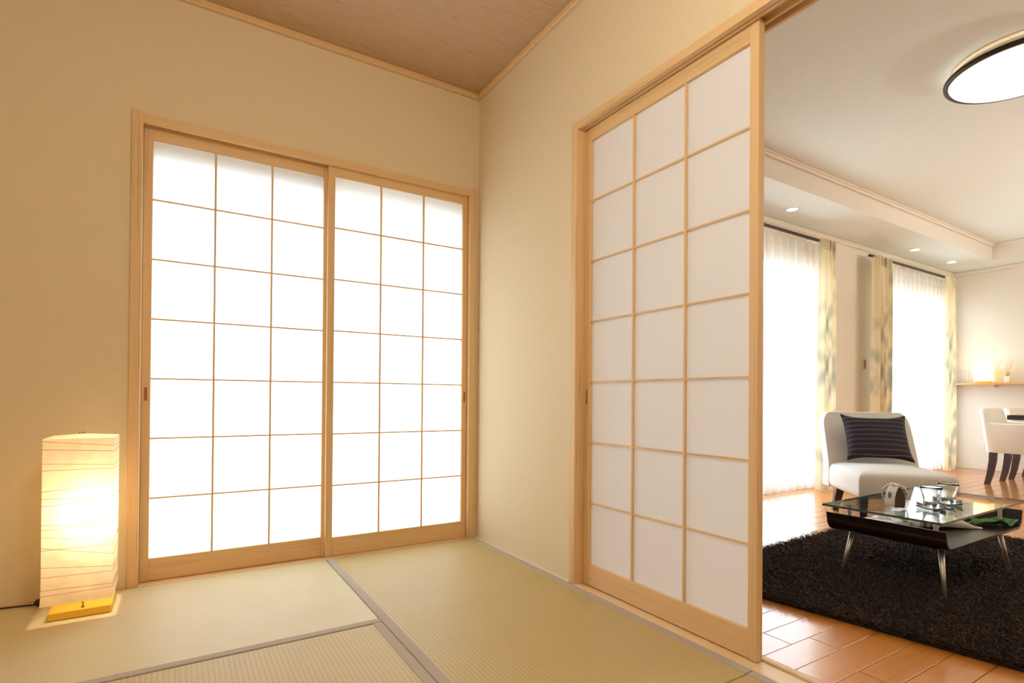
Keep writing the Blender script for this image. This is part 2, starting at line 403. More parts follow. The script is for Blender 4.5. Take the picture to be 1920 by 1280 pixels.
box(bm, .011, .099, DY0, DY1, DZ+.014, 1.986)
struct('trim_11', bm, WY, 'grooved wooden lintel over the sliding door opening', 'trim')
bm = B()
for x0, x1, z1 in ((-.018, .0135, .0), (.0165, .034, -.004), (.0365, .0665, -.005), (.0695, .074, 0), (.077, .0905, 0)): box(bm, x0, x1, DY0, DY1, -.05, z1)
struct('trim_12', bm, WYL, 'grooved wooden threshold under the sliding door', 'trim')

# ------------------------------------------------------------------ tatami mats
M_MATSIDE = plain('straw_core', (170, 146, 96), .95, var=.1)
def tatami_mat(x0, x1, y0, y1, axis, label, borders):
    t = thing('tatami_mat', label, 'tatami mat', ((x0+x1)/2, (y0+y1)/2, -.05), 'tatami mats')
    g = .0012
    obj('rush_surface', box(B(), x0+g, x1-g, y0+g, y1-g, -.048, 0, .003, 2), M_TAT_X if axis == 0 else M_TAT_Y, t)
    for bx0, bx1, by0, by1 in borders:
        obj('border', box(B(), max(bx0, x0+g/2), min(bx1, x1-g/2), max(by0, y0+g/2), min(by1, y1-g/2), -.0495, .0022, .0018, 1), M_BORDER, t)
    return t
bw = .034
tatami_mat(-2.58, -.8385, -.8725, -.0215, 0, 'tatami mat lying lengthwise below the shoji window, coloured paler for window sheen, under the paper lamp', [(-2.58, -.8385, -.8725, -.8725+bw)])
tatami_mat(-.8385, -.0185, -1.764, -.0215, 1, 'wide tatami mat in the room corner beside the sliding door', [(-.8385, -.8385+bw, -1.764, -.0215), (-.0185-bw, -.0185, -1.764, -.0215)])
tatami_mat(-.8385, -.0185, -3.50, -1.766, 1, 'tatami mat at the foot of the sliding door, cut off by the bottom edge', [(-.8385, -.8385+bw, -3.50, -1.766), (-.0185-bw, -.0185, -3.50, -1.766)])
tatami_mat(-1.692, -.8395, -2.61, -.8735, 1, 'tatami mat in the foreground with ribs running away from the viewer', [(-1.692, -1.692+bw, -2.61, -.8735), (-.8395-bw, -.8395, -2.61, -.8735)])
tatami_mat(-2.58, -1.693, -2.61, -.8735, 1, 'tatami mat at the left wall outside the frame', [(-2.58, -2.58+bw, -2.61, -.8735), (-1.693-bw, -1.693, -2.61, -.8735)])

# ------------------------------------------------------------------ shoji panels
def shoji(name, label, axis, a0, a1, p0, cw, d0, d1, dp, zt, zp, ztop, zbot, group, pull=None):
    """axis 'x': panel in the window (depth = y); axis 'y': door (depth = x, a runs towards the camera)"""
    def bx(bm, u0, u1, e0, e1, z0, z1, bev=.0012):
        if axis == 'x': return box(bm, min(u0,u1), max(u0,u1), e0, e1, z0, z1, bev, 1)
        return box(bm, e0, e1, min(u0,u1), max(u0,u1), z0, z1, bev, 1)
    s = 1 if axis == 'x' else -1
    p1 = p0 + s*3*cw; zb = zt - 7*zp
    mid = (a0+a1)/2
    t = thing(name, label, 'sliding screen', (mid, d0, zbot) if axis == 'x' else (d0, mid, zbot), group)
    WH = WX if axis == 'x' else WY
    st = obj('stile', bx(B(), a0, p0, d0, d1, zbot, ztop), WZ, t)
    st2 = obj('stile', bx(B(), p1, a1, d0, d1, zbot, ztop), WZ, t)
    obj('top_rail', bx(B(), p0, p1, d0+.0015, d1-.0015, zt, ztop-.001), WH, t)
    obj('bottom_rail', bx(B(), p0, p1, d0+.0015, d1-.0015, zbot+.001, zb), WH, t)
    bw2 = .0042
    for i in (1, 2): obj('lattice_bar', bx(B(), p0+s*(i*cw-bw2), p0+s*(i*cw+bw2), d0+.004, dp-.0004, zb, zt, .0006), WZ, t)
    for k in range(1, 7): obj('lattice_bar', bx(B(), p0, p1, d0+.006, dp-.0006, zt-k*zp-.0034, zt-k*zp+.0034, .0006), WH, t)
    bm = B()
    if axis == 'x': vs = [bm.verts.new(v) for v in ((p0, dp, zb), (p1, dp, zb), (p1, dp, zt), (p0, dp, zt))]
    else: vs = [bm.verts.new(v) for v in ((dp, p0, zb), (dp, p1, zb), (dp, p1, zt), (dp, p0, zt))]
    bm.faces.new(vs); obj('paper', bm, M_PAPER, t, label='white translucent paper sheet')
    if pull:                                                    # small recessed finger pull cut in a stile
        u, zz, owner = pull; bm = B()
        for k in range(1):
            pts = []
            if axis == 'x': box(bm, u-.005, u+.005, d0-.0012, d0+.002, zz-.03, zz+.03, .004, 2)
            else: box(bm, d0-.0012, d0+.002, u-.005, u+.005, zz-.03, zz+.03, .004, 2)
        obj('finger_pull', bm, wood('finger_pull_wood', 2, (170, 112, 60)), st if owner == 0 else st2)
    return t
shoji('shoji_panel', 'left shoji panel of the bright window, set behind the other one', 'x', TW[0]+.001, -.8145, -1.5608, .2378, .0525, .0815, .0667, 1.8982, .2579, 1.950, -.003, 'shoji panels in the window', (-1.578, .80, 0))
shoji('shoji_panel', 'right shoji panel of the bright window, next to the room corner', 'x', -.8335, TW[1]-.001, -.8007, .2375, .0185, .0475, .0334, 1.8982, .2579, 1.950, -.003, 'shoji panels in the window', (-.073, .80, 1))
shoji('shoji_panel', 'tall sliding shoji door half closing the opening to the living room', 'y', DY1-.001, -1.7375, -.9473, .2531, .036, .0655, .0515, 1.9028, .2593, 1.966, -.002, None, (-.932, .80, 0))

# ------------------------------------------------------------------ paper floor lamp
lamp = thing('floor_lamp', 'glowing rectangular paper floor lamp on a yellow wooden base left of the shoji window', 'floor lamp', (-1.751, -.193, 0))
M_YWOOD = wood('yellow_pine', 0, (238, 184, 58), rough=.5)
obj('base', box(B(), -1.841, -1.661, -.283, -.103, 0.001, .028, .002, 1), M_YWOOD, lamp, label='square yellow pine base block')
sx0, sx1, sy0, sy1 = -1.856, -1.656, -.305, -.100
M_LPAPER = translucent('lamp_paper', (255, 242, 218), .62, 0, .14, 14)
bm = B()
def shade_pt(u, z):                                             # perimeter parameter 0..4
    fl_ = .006*max(0, (.10-z)/.05) if z < .10 else 0
    x0, x1, y0, y1 = sx0-fl_*.5, sx1+fl_*.2, sy0-fl_*.6, sy1+fl_*.3
    c = [(x0, y0), (x1, y0), (x1, y1), (x0, y1)]; k = int(u) % 4; f = u-int(u)
    a, b = c[k], c[(k+1) % 4]; return (a[0]+(b[0]-a[0])*f, a[1]+(b[1]-a[1])*f, z)
zs = [.062, .075, .09, .12, .2, .3, .4, .5, .6, .640]
nu = 32
rows = [[bm.verts.new(shade_pt(4*i/nu, z)) for i in range(nu)] for z in zs]
for a, b in zip(rows, rows[1:]):
    for i in range(nu): bm.faces.new((a[i], a[(i+1) % nu], b[(i+1) % nu], b[i]))
top_c = bm.verts.new((-1.756, -.2025, .652))
for i in range(nu): bm.faces.new((rows[-1][i], rows[-1][(i+1) % nu], top_c))
shade = obj('lamp_shade', bm, M_LPAPER, lamp, label='cream paper shade wrapped with thin strings')
M_STRING = plain('brown_string', (192, 152, 96), .9)
SZ = [(.632,.612),(.604,.592),(.555,.543),(.531,.53),(.459,.471),(.432,.430),(.408,.419),(.344,.324),(.325,.336),(.302,.268),(.256,.254),(.265,.219),(.197,.175),(.162,.157),(.118,.113),(.098,.101)]
for a, b in SZ:
    c_, d_ = b+random.uniform(-.012, .012), a+random.uniform(-.012, .012)
    c = [(sx0-.001, sy0-.0012, a), (sx1+.001, sy0-.0012, b), (sx1+.001, sy1+.0012, c_), (sx0-.001, sy1+.0012, d_), (sx0-.001, sy0-.0012, a)]
    bm = B()
    for p, q in zip(c, c[1:]): tube(bm, [p, q], .0008, 5)
    obj('string', bm, M_STRING, shade)
for cx, cy_ in ((sx0+.004, sy0+.004), (sx1-.004, sy0+.004), (sx1-.004, sy1-.004), (sx0+.004, sy1-.004)):
    pass
bm = B(); tube(bm, [(-1.751, -.193, .028), (-1.751, -.193, .30)], .006, 8); tube(bm, [(-1.751, -.193, .27), (-1.751, -.193, .335)], [.017, .017], 14)
obj('socket', bm, M_BRASS, lamp)
bm = B(); lathe(bm, [(0, .33), (.012, .332), (.026, .36), (.03, .385), (.022, .41), (0, .418)], 16, (-1.735, -.197, 0))
obj('bulb', bm, glow('lamp_bulb', (255, 226, 170), 30), lamp, smooth=True)
bm = B(); tube(bm, [(-1.76, -.205, .640), (-1.76, -.205, .654), (-1.757, -.21, .658), (-1.75, -.212, .652)], .0016, 6); tube(bm, [(-1.762, -.204, .645), (-1.768, -.206, .655)], .0025, 6)
obj('top_hook', bm, M_BRASS, lamp)
bm = B(); tube(bm, [(-1.745, -.262, .028), (-1.745, -.262, .075)], .0022, 6); tube(bm, [(-1.745, -.262, .028), (-1.745, -.262, .034)], [.006, .003], 8); tube(bm, [(-1.752, -.264, .066), (-1.757, -.268, .054)], .003, 6)
obj('clip', bm, M_BRASS, lamp)
bm = B(); tube(bm, [(-1.751, -.103, .010), (-1.80, -.070, .006), (-1.86, -.078, .007), (-1.872, -.086, .009)], .0032, 8)
tube(bm, [(-1.905, -.088, .012), (-1.90, -.088, .016), (-1.865, -.086, .018), (-1.858, -.086, .014)], [.008, .014, .015, .009], 12)
tube(bm, [(-1.905, -.088, .010), (-1.95, -.06, .005), (-2.10, -.04, .005), (-2.50, -.04, .005)], .0032, 8)
obj('cord', bm, plain('black_rubber', (26, 20, 18), .5), lamp, label='black power cord with inline switch')
pl = bpy.data.lights.new('paper_lamp_light', 'POINT'); pl.energy = 7.0; pl.color = (1.0, .83, .56); pl.shadow_soft_size = .035
po = bpy.data.objects.new('paper_lamp_light', pl); COL.objects.link(po); po.location = (-1.722, -.207, .365); po.parent = None

# ------------------------------------------------------------------ living room windows
def window(name, a, label):
    x0, x1, z0, z1 = a
    fr = struct(name, box(box(box(box(B(), x0, x0+.04, .04, .115, 0, z1), x1-.04, x1, .04, .115, 0, z1), x0+.04, x1-.04, .04, .115, z1-.045, z1), x0+.04, x1-.04, .03, .115, -.05, .03), M_WFRAME, label, 'window')
    mid = (x0+x1)/2
    for (s0, s1, y) in ((x0+.04, mid+.025, .088), (mid-.025, x1-.04, .062)):
        bm = B(); z0_, z1_ = .03, z1-.045
        box(bm, s0, s0+.045, y-.012, y+.012, z0_, z1_); box(bm, s1-.045, s1, y-.012, y+.012, z0_, z1_)
        box(bm, s0+.045, s1-.045, y-.012, y+.012, z0_, z0_+.06); box(bm, s0+.045, s1-.045, y-.012, y+.012, z1_-.05, z1_)
        sash = obj('sash', bm, M_WFRAME, fr)
        obj('pane', box(B(), s0+.045, s1-.045, y-.003, y+.003, z0_+.06, z1_-.05), M_LGLASS, sash)
    return fr
window('window_1', W1, 'tall living room window behind the sheer curtain beside the sliding door')
window('window_2', W2, 'tall living room window between two patterned drapes')

# curtains -----------------------------------------------------------
def drape_material():
    mt, nt, b = mat('leaf_print_fabric'); nt.nodes.remove(b); out = nt.nodes['Material Output']
    c0, c1, c2 = srgb((244, 232, 202)), srgb((206, 202, 178)), srgb((186, 184, 170))
    tc = N(nt, 'ShaderNodeTexCoord'); prev = None
    for ang, sc_, off in ((32, (17, 1, 4.2), 0), (-24, (20, 1, 3.6), 7.3)):
        mp = N(nt, 'ShaderNodeMapping'); mp.inputs['Rotation'].default_value = (0, radians(ang), 0); mp.inputs['Location'].default_value = (off, 0, off*.6)
        m2 = N(nt, 'ShaderNodeMapping'); m2.inputs['Scale'].default_value = sc_
        L(nt, tc.outputs['Object'], mp.inputs['Vector']); L(nt, mp.outputs[0], m2.inputs['Vector'])
        vo = N(nt, 'ShaderNodeTexVoronoi', Scale=.62); vo.voronoi_dimensions = '3D'; L(nt, m2.outputs[0], vo.inputs['Vector'])
        col = ramp(nt, vo.outputs['Distance'], [(.20, (1,1,1,1)), (.55, (0,0,0,1))])
        sp = N(nt, 'ShaderNodeSeparateXYZ'); L(nt, vo.outputs['Color'], sp.inputs[0])
        gt = N(nt, 'ShaderNodeMath', operation='GREATER_THAN'); gt.inputs[1].default_value = .25; L(nt, sp.outputs[0], gt.inputs[0])
        mu = N(nt, 'ShaderNodeMath', operation='MULTIPLY'); L(nt, col, mu.inputs[0]); L(nt, gt.outputs[0], mu.inputs[1])
        mk = N(nt, 'ShaderNodeMixRGB'); L(nt, mu.outputs[0], mk.inputs['Fac']); mk.inputs['Color2'].default_value = c2 if prev else c1
        if prev: L(nt, prev, mk.inputs['Color1'])
        else: mk.inputs['Color1'].default_value = c0
        prev = mk.outputs[0]
    d = N(nt, 'ShaderNodeBsdfDiffuse'); t = N(nt, 'ShaderNodeBsdfTranslucent')
    L(nt, mk.outputs[0], d.inputs['Color']); L(nt, mk.outputs[0], t.inputs['Color'])
    m1 = N(nt, 'ShaderNodeMixShader'); m1.inputs[0].default_value = .28
    L(nt, d.outputs[0], m1.inputs[1]); L(nt, t.outputs[0], m1.inputs[2]); L(nt, m1.outputs[0], out.inputs['Surface'])
    return mt
M_DRAPE = drape_material()
def curtain(name, label, cat, x0, x1, y, z0, z1, folds, amp, material, group, flare=0.0, header=.0, seed=0, depth_end=None):
    rnd = random.Random(seed); ph = rnd.uniform(0, 6)
    def f(u, v):
        z = z0+(z1-z0)*v
        hd = max(0, (v-.93)/.07)
        a = amp*(1-.35*hd)
        x = x0+(x1-x0)*u + flare*(1-v)*(u-.5)*2*(.5+.5*(1-v))
        yy = y + a*sin(2*pi*folds*u+ph+.5*sin(3.1*v+ph)) + .35*a*sin(2*pi*folds*2.3*u+1.7*ph+1.2*v)
        if depth_end: yy += depth_end*(abs(2*u-1)**6)
        return (x, yy, z)
    bm = B(); grid(bm, max(48, folds*14), 14, f)
    t = thing(name, label, cat, ((x0+x1)/2, y, z0), group)
    obj('cloth', bm, material, t, smooth=True)
    npl = max(3, folds)                                         # stitched pleats of the heading
    for k in range(npl):
        u = (k+.5)/npl; p = f(u, 1.0)
        obj('heading_pleat', box(B(), p[0]-.006, p[0]+.006, p[1]-.016, p[1]-.002, z1-.085, z1+.004, .003, 1), material, t)
    return t
curtain('sheer_curtain', 'white sheer curtain across the window beside the sliding door', 'curtain', 1.72, 3.44, -.068, .02, 2.190, 15, .013, M_SHEER, 'sheer curtains', seed=1)
curtain('sheer_curtain', 'white sheer curtain across the far window between two drapes', 'curtain', 4.60, 6.05, -.068, .02, 2.190, 14, .013, M_SHEER, 'sheer curtains', seed=2)
curtain('drape', 'leaf patterned drape gathered at the right of the nearer window, behind the armchair', 'curtain', 3.315, 3.52, -.150, .015, 2.205, 4, .026, M_DRAPE, 'patterned drapes', flare=.03, seed=3)
curtain('drape', 'leaf patterned drape gathered at the left of the far window', 'curtain', 4.25, 4.56, -.155, .015, 2.195, 4, .030, M_DRAPE, 'patterned drapes', flare=.02, seed=4)
curtain('drape', 'leaf patterned drape gathered at the right of the far window, by the shelf', 'curtain', 5.87, 6.11, -.152, .015, 2.205, 4, .026, M_DRAPE, 'patterned drapes', flare=.03, seed=5)
def rail(x0, x1, label):
    t = thing('curtain_rail', label, 'curtain rail', ((x0+x1)/2, -.08, 2.215), 'curtain rails')
    obj('track', box(B(), x0, x1, -.115, -.092, 2.202, 2.223, .002, 1), M_BLACKMETAL, t)
    for x in (x0+.10, (x0+x1)/2, x1-.10): obj('bracket', box(B(), x-.008, x+.008, -.110, .0, 2.223, 2.229), M_WHITE, t)
rail(1.66, 3.40, 'dark curtain rail over the nearer window')
rail(4.26, 6.04, 'dark curtain rail over the far window')

# ------------------------------------------------------------------ living room lamps
t = thing('ceiling_light', 'large round ceiling lamp with thin dark rim, glowing white', 'ceiling light', (2.12, -1.79, ZL))
lc = (2.12, -1.79, 0)
obj('ceiling_plate', lathe(B(), [(0, ZL), (.277, ZL), (.277, 2.468), (0, 2.468)], 48, lc), M_WHITE, t)
obj('rim', lathe(B(), [(.308, 2.468), (.311, 2.464), (.309, 2.452), (.292, 2.446), (.289, 2.456), (.296, 2.466)], 64, lc, True), M_BLACKMETAL, t, smooth=True, label='thin dark bronze rim')
obj('diffuser', lathe(B(), [(.290, 2.458), (.284, 2.446), (.22, 2.436), (.12, 2.431), (0, 2.430)], 64, lc), glow('ceiling_lamp_glow', (255, 246, 226), 1.5), t, smooth=True)
obj('glow_ring', lathe(B(), [(.279, 2.512), (.282, 2.500), (.279, 2.498)], 48, lc, True), glow('ceiling_lamp_back_glow', (255, 214, 150), .55), t)
for i, (x, y) in enumerate(DL):
    lab = ['recessed downlight nearest the sliding door', 'recessed downlight in front of the far window, left of a pair', 'recessed downlight nearest the end wall, right of a pair'][i]
    t = thing('downlight', lab, 'downlight', (x, y, ZS), 'recessed downlights')
    obj('trim_ring', lathe(B(), [(.050, ZS-.0005), (.050, ZS-.003), (.041, ZS-.004), (.040, ZS-.0005)], 32, (x, y, 0), True), M_WHITE, t, smooth=True)
    obj('lens', lathe(B(), [(0, ZS-.0018), (.040, ZS-.0018), (.040, ZS-.0006), (0, ZS-.0006)], 32, (x, y, 0)), glow('downlight_glow', (255, 240, 212), 14.0), t)

# ------------------------------------------------------------------ shaggy rug
P = [Vector((.47, -1.07, 0)), Vector((2.52, -.985, 0)), Vector((2.60, -2.60, 0)), Vector((.725, -2.60, 0))]
rug = thing('rug', 'black shaggy rug on the wood floor under the coffee table', 'rug', (1.55, -1.8, 0))
M_PILEBASE = plain('rug_backing', (34, 26, 22), .95, var=.3, nscale=200)
bm = B()
vb = [bm.verts.new((p.x, p.y, .0008)) for p in P]; vt = [bm.verts.new((p.x, p.y, .012)) for p in P]
bm.faces.new(vb[::-1]); bm.faces.new(vt)
for k in range(4): bm.faces.new((vb[k], vb[(k+1) % 4], vt[(k+1) % 4], vt[k]))
obj('backing', bm, M_PILEBASE, rug)
def pile():
    import numpy as np
    rs = np.random.RandomState(3); n = 90000
    # denser near the front of the picture is not needed: even scatter
    u, v = rs.rand(n), rs.rand(n)
    ne = 5000                                                   # extra tufts along the borders
    k = rs.randint(0, 4, ne); s = rs.rand(ne); e = rs.rand(ne)*.006
    u[:ne] = np.choose(k, [s, 1-e, s, e]); v[:ne] = np.choose(k, [e, s, 1-e, s])
    A, Bq, Cq, D = [np.array(p) for p in P]
    base = ((1-u)*(1-v))[:, None]*A + (u*(1-v))[:, None]*Bq + (u*v)[:, None]*Cq + ((1-u)*v)[:, None]*D
    base[:, 2] = .010
    ang = rs.rand(n)*2*np.pi; lean = .014+.030*rs.rand(n); h = .008+.017*rs.rand(n)
    for fx, fy in ((1.115, -1.83), (1.13, -1.432), (1.80, -1.836), (1.80, -1.432), (2.24, -.98), (2.64, -1.36)):
        h = np.where((base[:, 0]-fx)**2+(base[:, 1]-fy)**2 < .022**2, .004, h)      # pressed down under the legs
    d = np.stack([np.cos(ang), np.sin(ang), np.zeros(n)], 1); side = np.stack([-np.sin(ang), np.cos(ang), np.zeros(n)], 1)
    r = .0012+.0011*rs.rand(n)
    up = np.array([0, 0, 1.])
    mid = base + d*(lean*.35)[:, None] + up*(h*.65)[:, None]; tip = base + d*lean[:, None] + up*h[:, None]
    verts = np.empty((n, 9, 3))
    for j, (c, q) in enumerate(((base, 1.0), (mid, 1.0), (tip, .8))):
        for i in range(3):
            a = 2*np.pi*i/3
            verts[:, j*3+i] = c + (r*q)[:, None]*(np.cos(a)*side + np.sin(a)*(d*.6+up*.5*j))
    q = np.array([[0,1,4,3],[1,2,5,4],[2,0,3,5],[3,4,7,6],[4,5,8,7],[5,3,6,8]]); tr = np.array([[6,7,8]])
    off = (np.arange(n)*9)[:, None, None]
    quads = (q[None]+off).reshape(-1, 4); tris = (tr[None]+off).reshape(-1, 3)
    o0 = np.array(world_loc(rug))
    me = bpy.data.meshes.new('pile'); vv = (verts.reshape(-1, 3)-o0)
    me.vertices.add(len(vv)); me.vertices.foreach_set('co', vv.ravel())
    nl = quads.size+tris.size; me.loops.add(nl); me.loops.foreach_set('vertex_index', np.concatenate([quads.ravel(), tris.ravel()]).astype(np.int32))
    st = np.concatenate([np.arange(len(quads))*4, quads.size+np.arange(len(tris))*3]); tot = np.concatenate([np.full(len(quads), 4), np.full(len(tris), 3)])
    me.polygons.add(len(st)); me.polygons.foreach_set('loop_start', st.astype(np.int32)); me.polygons.foreach_set('loop_total', tot.astype(np.int32))
    me.update(calc_edges=True); me.validate()
    mt, nt, b = mat('rug_yarn'); no = N(nt, 'ShaderNodeTexNoise', Scale=90.0, Detail=2.0); L(nt, coords(nt), no.inputs['Vector'])
    L(nt, ramp(nt, no.outputs['Fac'], [(.3, srgb((44, 36, 31))), (.75, srgb((98, 82, 72)))]), b.inputs['Base Color'])
    b.inputs['Roughness'].default_value = 1.0; b.inputs['Specular IOR Level'].default_value = .04
    me.materials.append(mt)
    o = bpy.data.objects.new('pile', me); COL.objects.link(o); o.parent = rug; o['kind'] = 'stuff'
pile()

# ------------------------------------------------------------------ coffee table
RZ = .024                                                      # top of the trodden pile
TX0, TX1, TY0, TY1 = 1.065, 1.905, -1.85, -1.40
tab = thing('coffee_table', 'low coffee table with glass top over a dark curved wooden tray', 'coffee table', (1.485, -1.63, RZ))
def tray_profile(off):
    zb, zt, r = .205+off, .288, .055-off
    x0, x1 = TX0+off, TX1-off; pts = [(x0-.006, zt)]
    for k in range(9):
        a = pi+ (pi/2)*k/8; pts.append((x0+r+r*cos(a), zb+r+r*sin(a)))
    for k in range(9):
        a = 1.5*pi+(pi/2)*k/8; pts.append((x1-r+r*cos(a), zb+r+r*sin(a)))
    pts.append((x1+.006, zt)); return pts
bm = B(); o_, i_ = tray_profile(0), tray_profile(.011)
ring = o_ + i_[::-1]
ra = [bm.verts.new((x, TY0, z)) for x, z in ring]; rb = [bm.verts.new((x, TY1, z)) for x, z in ring]
n = len(ring); h = len(o_)
for k in range(n): bm.faces.new((ra[k], ra[(k+1) % n], rb[(k+1) % n], rb[k]))
for k in range(h-1):
    for r_ in (ra, rb): bm.faces.new((r_[k], r_[k+1], r_[n-2-k], r_[n-1-k]))
obj('tray', bm, M_DARKWOOD, tab, label='dark espresso tray with upturned sides')
bm = B(); box(bm, 1.010, 1.928, -1.857, -1.408, .322, .331)
bm.faces.ensure_lookup_table()
o = obj('glass_top', bm, [M_TGLASS, M_TEDGE], tab, label='clear glass top with green edge')
for p in o.data.polygons:
    if abs(p.normal.z) < .5: p.material_index = 1
for x in (TX0+.075, TX1-.075):
    for y in (TY0+.06, TY1-.06): obj('standoff', tube(tube(B(), [(x, y, .216), (x, y, .3215)], .008, 14), [(x, y, .316), (x, y, .3218)], .014, 14), M_CHROME, tab, smooth=False)
for (fx, fy), (sx, sy) in (((1.110, -1.832), (1, 1)), ((1.130, -1.432), (1, -1)), ((1.80, -1.836), (-1, 1)), ((1.80, -1.432), (-1, -1))):
    tx, ty = fx+.042*sx, fy+.030*sy
    obj('leg', tube(B(), [(fx, fy, RZ-.012), (tx, ty, .206)], [.006, .0115], 16), M_CHROME, tab, smooth=True)

# things on the table --------------------------------------------------
ZG = .3312
def saucer(c, rz, label):
    t = thing('saucer', label, 'saucer', (c[0], c[1], ZG), 'dark saucers')
    bm = B()
    def f(u, v):
        x, y = (u-.5)*2, (v-.5)*2; s = .052
        d = max(abs(x), abs(y)); k = (abs(x)*abs(y))
        z = .002 + .004*max(0, d-.5) + .012*k**1.5
        p = Matrix.Rotation(rz, 2) @ Vector((x*s*(1-.08*(1-abs(y))), y*s*(1-.08*(1-abs(x)))))
        return (c[0]+p.x, c[1]+p.y, ZG+z)
    grid(bm, 12, 12, f)
    obj('dish', bm, plain('dark_glazed_ceramic', (50, 42, 38), .3, spec=.35), t, smooth=True, solid=.003)
    return t
def glass_cup(c, label):
    z0 = ZG+.0054
    t = thing('glass_cup', label, 'glass', (c[0], c[1], z0), 'double wall glasses')
    prof = [(r_*.83, z_*.88) for r_, z_ in [(0, .0), (.031, .0), (.034, .004), (.033, .016), (.035, .035), (.0415, .065), (.049, .098), (.0502, .101), (.0488, .102),
            (.0462, .088), (.0385, .060), (.0325, .036), (.0300, .022), (.022, .014), (0, .0125)]]
    bm = B(); lathe(bm, prof, 48, (c[0], c[1], z0)); obj('wall', bm, M_CUP, t, smooth=True)
    return t
C1, C2 = (1.308, -1.710), (1.492, -1.705)
saucer(C1, radians(20), 'dark saucer under the nearer glass'); saucer(C2, radians(20), 'dark saucer under the farther glass on the right')
glass_cup(C1, 'flared clear glass nearest the silver bag'); glass_cup(C2, 'flared clear glass on the right, farther from the viewer')
# small coffee bag
bagc = (1.215, -1.612); bag = thing('coffee_bag', 'small silver coffee bag with brown side and folded top on the glass table', 'bag', (bagc[0], bagc[1], ZG), rz=radians(-122))
M_SILVER = plain('silver_foil', (232, 232, 232), .3, .25, var=.04); M_BROWN = plain('brown_kraft', (84, 54, 38), .6, var=.2)
bm = B(); rings = []
for z, hw, hd in ((.001, .030, .022), (.015, .031, .024), (.045, .031, .022), (.07, .030, .015), (.088, .029, .006), (.097, .028, .0025)):
    rings.append([(-hw, -hd, z), (hw, -hd, z), (hw, hd, z), (-hw, hd, z)])
loft(bm, rings)
o = obj('body', bm, [M_SILVER, M_BROWN], bag, local=True, bevel=.002)
for p in o.data.polygons:
    if abs(p.normal.x) > .7: p.material_index = 1
obj('top_fold', box(B(), -.029, .029, -.005, .004, .088, .101, .0015, 1), M_SILVER, bag, local=True)
obj('tie', tube(B(), [(.008*cos(a)-.002, -.0065, .094+.006*sin(a)) for a in [2*pi*k/12 for k in range(13)]], .0014, 6), plain('tie_wire', (214, 190, 160), .5), bag, local=True)
bm = B(); vs_ = []
for k in range(20):
    a = 2*pi*k/20; vs_.append((.010*cos(a), .0, .050+.014*sin(a)))
f0 = [bm.verts.new((x-.002, -.0228, z)) for x, y, z in vs_]; f1 = [bm.verts.new((x-.002, -.0206, z)) for x, y, z in vs_]
bm.faces.new(f0); bm.faces.new(f1[::-1])
for k in range(20): bm.faces.new((f0[k], f0[(k+1) % 20], f1[(k+1) % 20], f1[k]))
obj('emblem', bm, plain('grey_print', (112, 108, 106), .5), bag, local=True, label='dark grey oval emblem')
ringt = thing('wire_ring', 'upright shiny ring standing behind the silver bag', 'ring', (bagc[0]+.044, bagc[1]+.019, ZG))
rc = Vector((bagc[0]+.044, bagc[1]+.019, ZG+.0465))
rv = Vector((.39, -.92, 0)).normalized()
bm = B(); pts = [rc+.047*(cos(a)*rv+sin(a)*Vector((0, 0, 1))) for a in [2*pi*k/40 for k in range(41)]]
tube(bm, pts, .003, 8, cap=False)
obj('hoop', bm, M_CHROME, ringt, smooth=True)

# magazine and leaf on the tray
ZT = .2165
mag = thing('magazine', 'open magazine lying on the dark tray under the glass top', 'magazine', (1.475, -1.676, ZT), rz=radians(-32.2))
M_PAGE = plain('white_page', (240, 236, 228), .5)
def page_print():
    mt, nt, b = mat('printed_page'); v = coords(nt, (22, 9, 1))
    n1 = N(nt, 'ShaderNodeTexNoise', Scale=1.2, Detail=3.0); L(nt, v, n1.inputs['Vector'])
    L(nt, ramp(nt, n1.outputs['Fac'], [(.44, srgb((120, 112, 104))), (.5, srgb((196, 190, 182))), (.56, srgb((240, 236, 230)))]), b.inputs['Base Color'])
    b.inputs['Roughness'].default_value = .3; return mt
M_PRINT = page_print(); M_PAGEG = plain('grey_page', (150, 140, 132), .4, var=.1)
def leafpage(s, w_, arch, z0, th):
    bm = B()
    def top(u): return z0 + arch*(sin(pi*min(1, u*1.15)**.55) if u < .87 else 0) + .003*(1-u)
    def f(u, v): return (s*w_*u, .20*v, top(u)+th)
    a = grid(bm, 18, 4, f)
    def g(u, v): return (s*w_*u, .20*v, max(.0006, top(u)*(1-.75*u**.3)*.3 if u > .04 else .0006))
    c = grid(bm, 18, 4, g)
    for i in range(18):
        bm.faces.new((a[i][0], a[i+1][0], c[i+1][0], c[i][0])); bm.faces.new((a[i][4], a[i+1][4], c[i+1][4], c[i][4]))
    for j in range(4): bm.faces.new((a[18][j], a[18][j+1], c[18][j+1], c[18][j])); bm.faces.new((a[0][j], a[0][j+1], c[0][j+1], c[0][j]))
    return bm
obj('left_pages', leafpage(-1, .205, .030, .004, .003), M_PRINT, mag, local=True, smooth=True)
obj('right_pages', leafpage(1, .20, .048, .004, .003), M_PAGE, mag, local=True, smooth=True)
bm = B(); grid(bm, 16, 3, lambda u, v: (.01+.185*u, .012+.18*v, .044+.018*sin(pi*u**.6)*(1-u)-.036*u)); obj('loose_page', bm, M_PAGEG, mag, local=True, smooth=True, solid=.0008)
lf = thing('green_leaf', 'long wavy green leaf lying on the tray beside the magazine', 'leaf', (1.690, -1.727, ZT), rz=radians(-32))
M_LEAF = plain('leaf_green', (52, 108, 34), .35, var=.3, nscale=25)
bm = B()
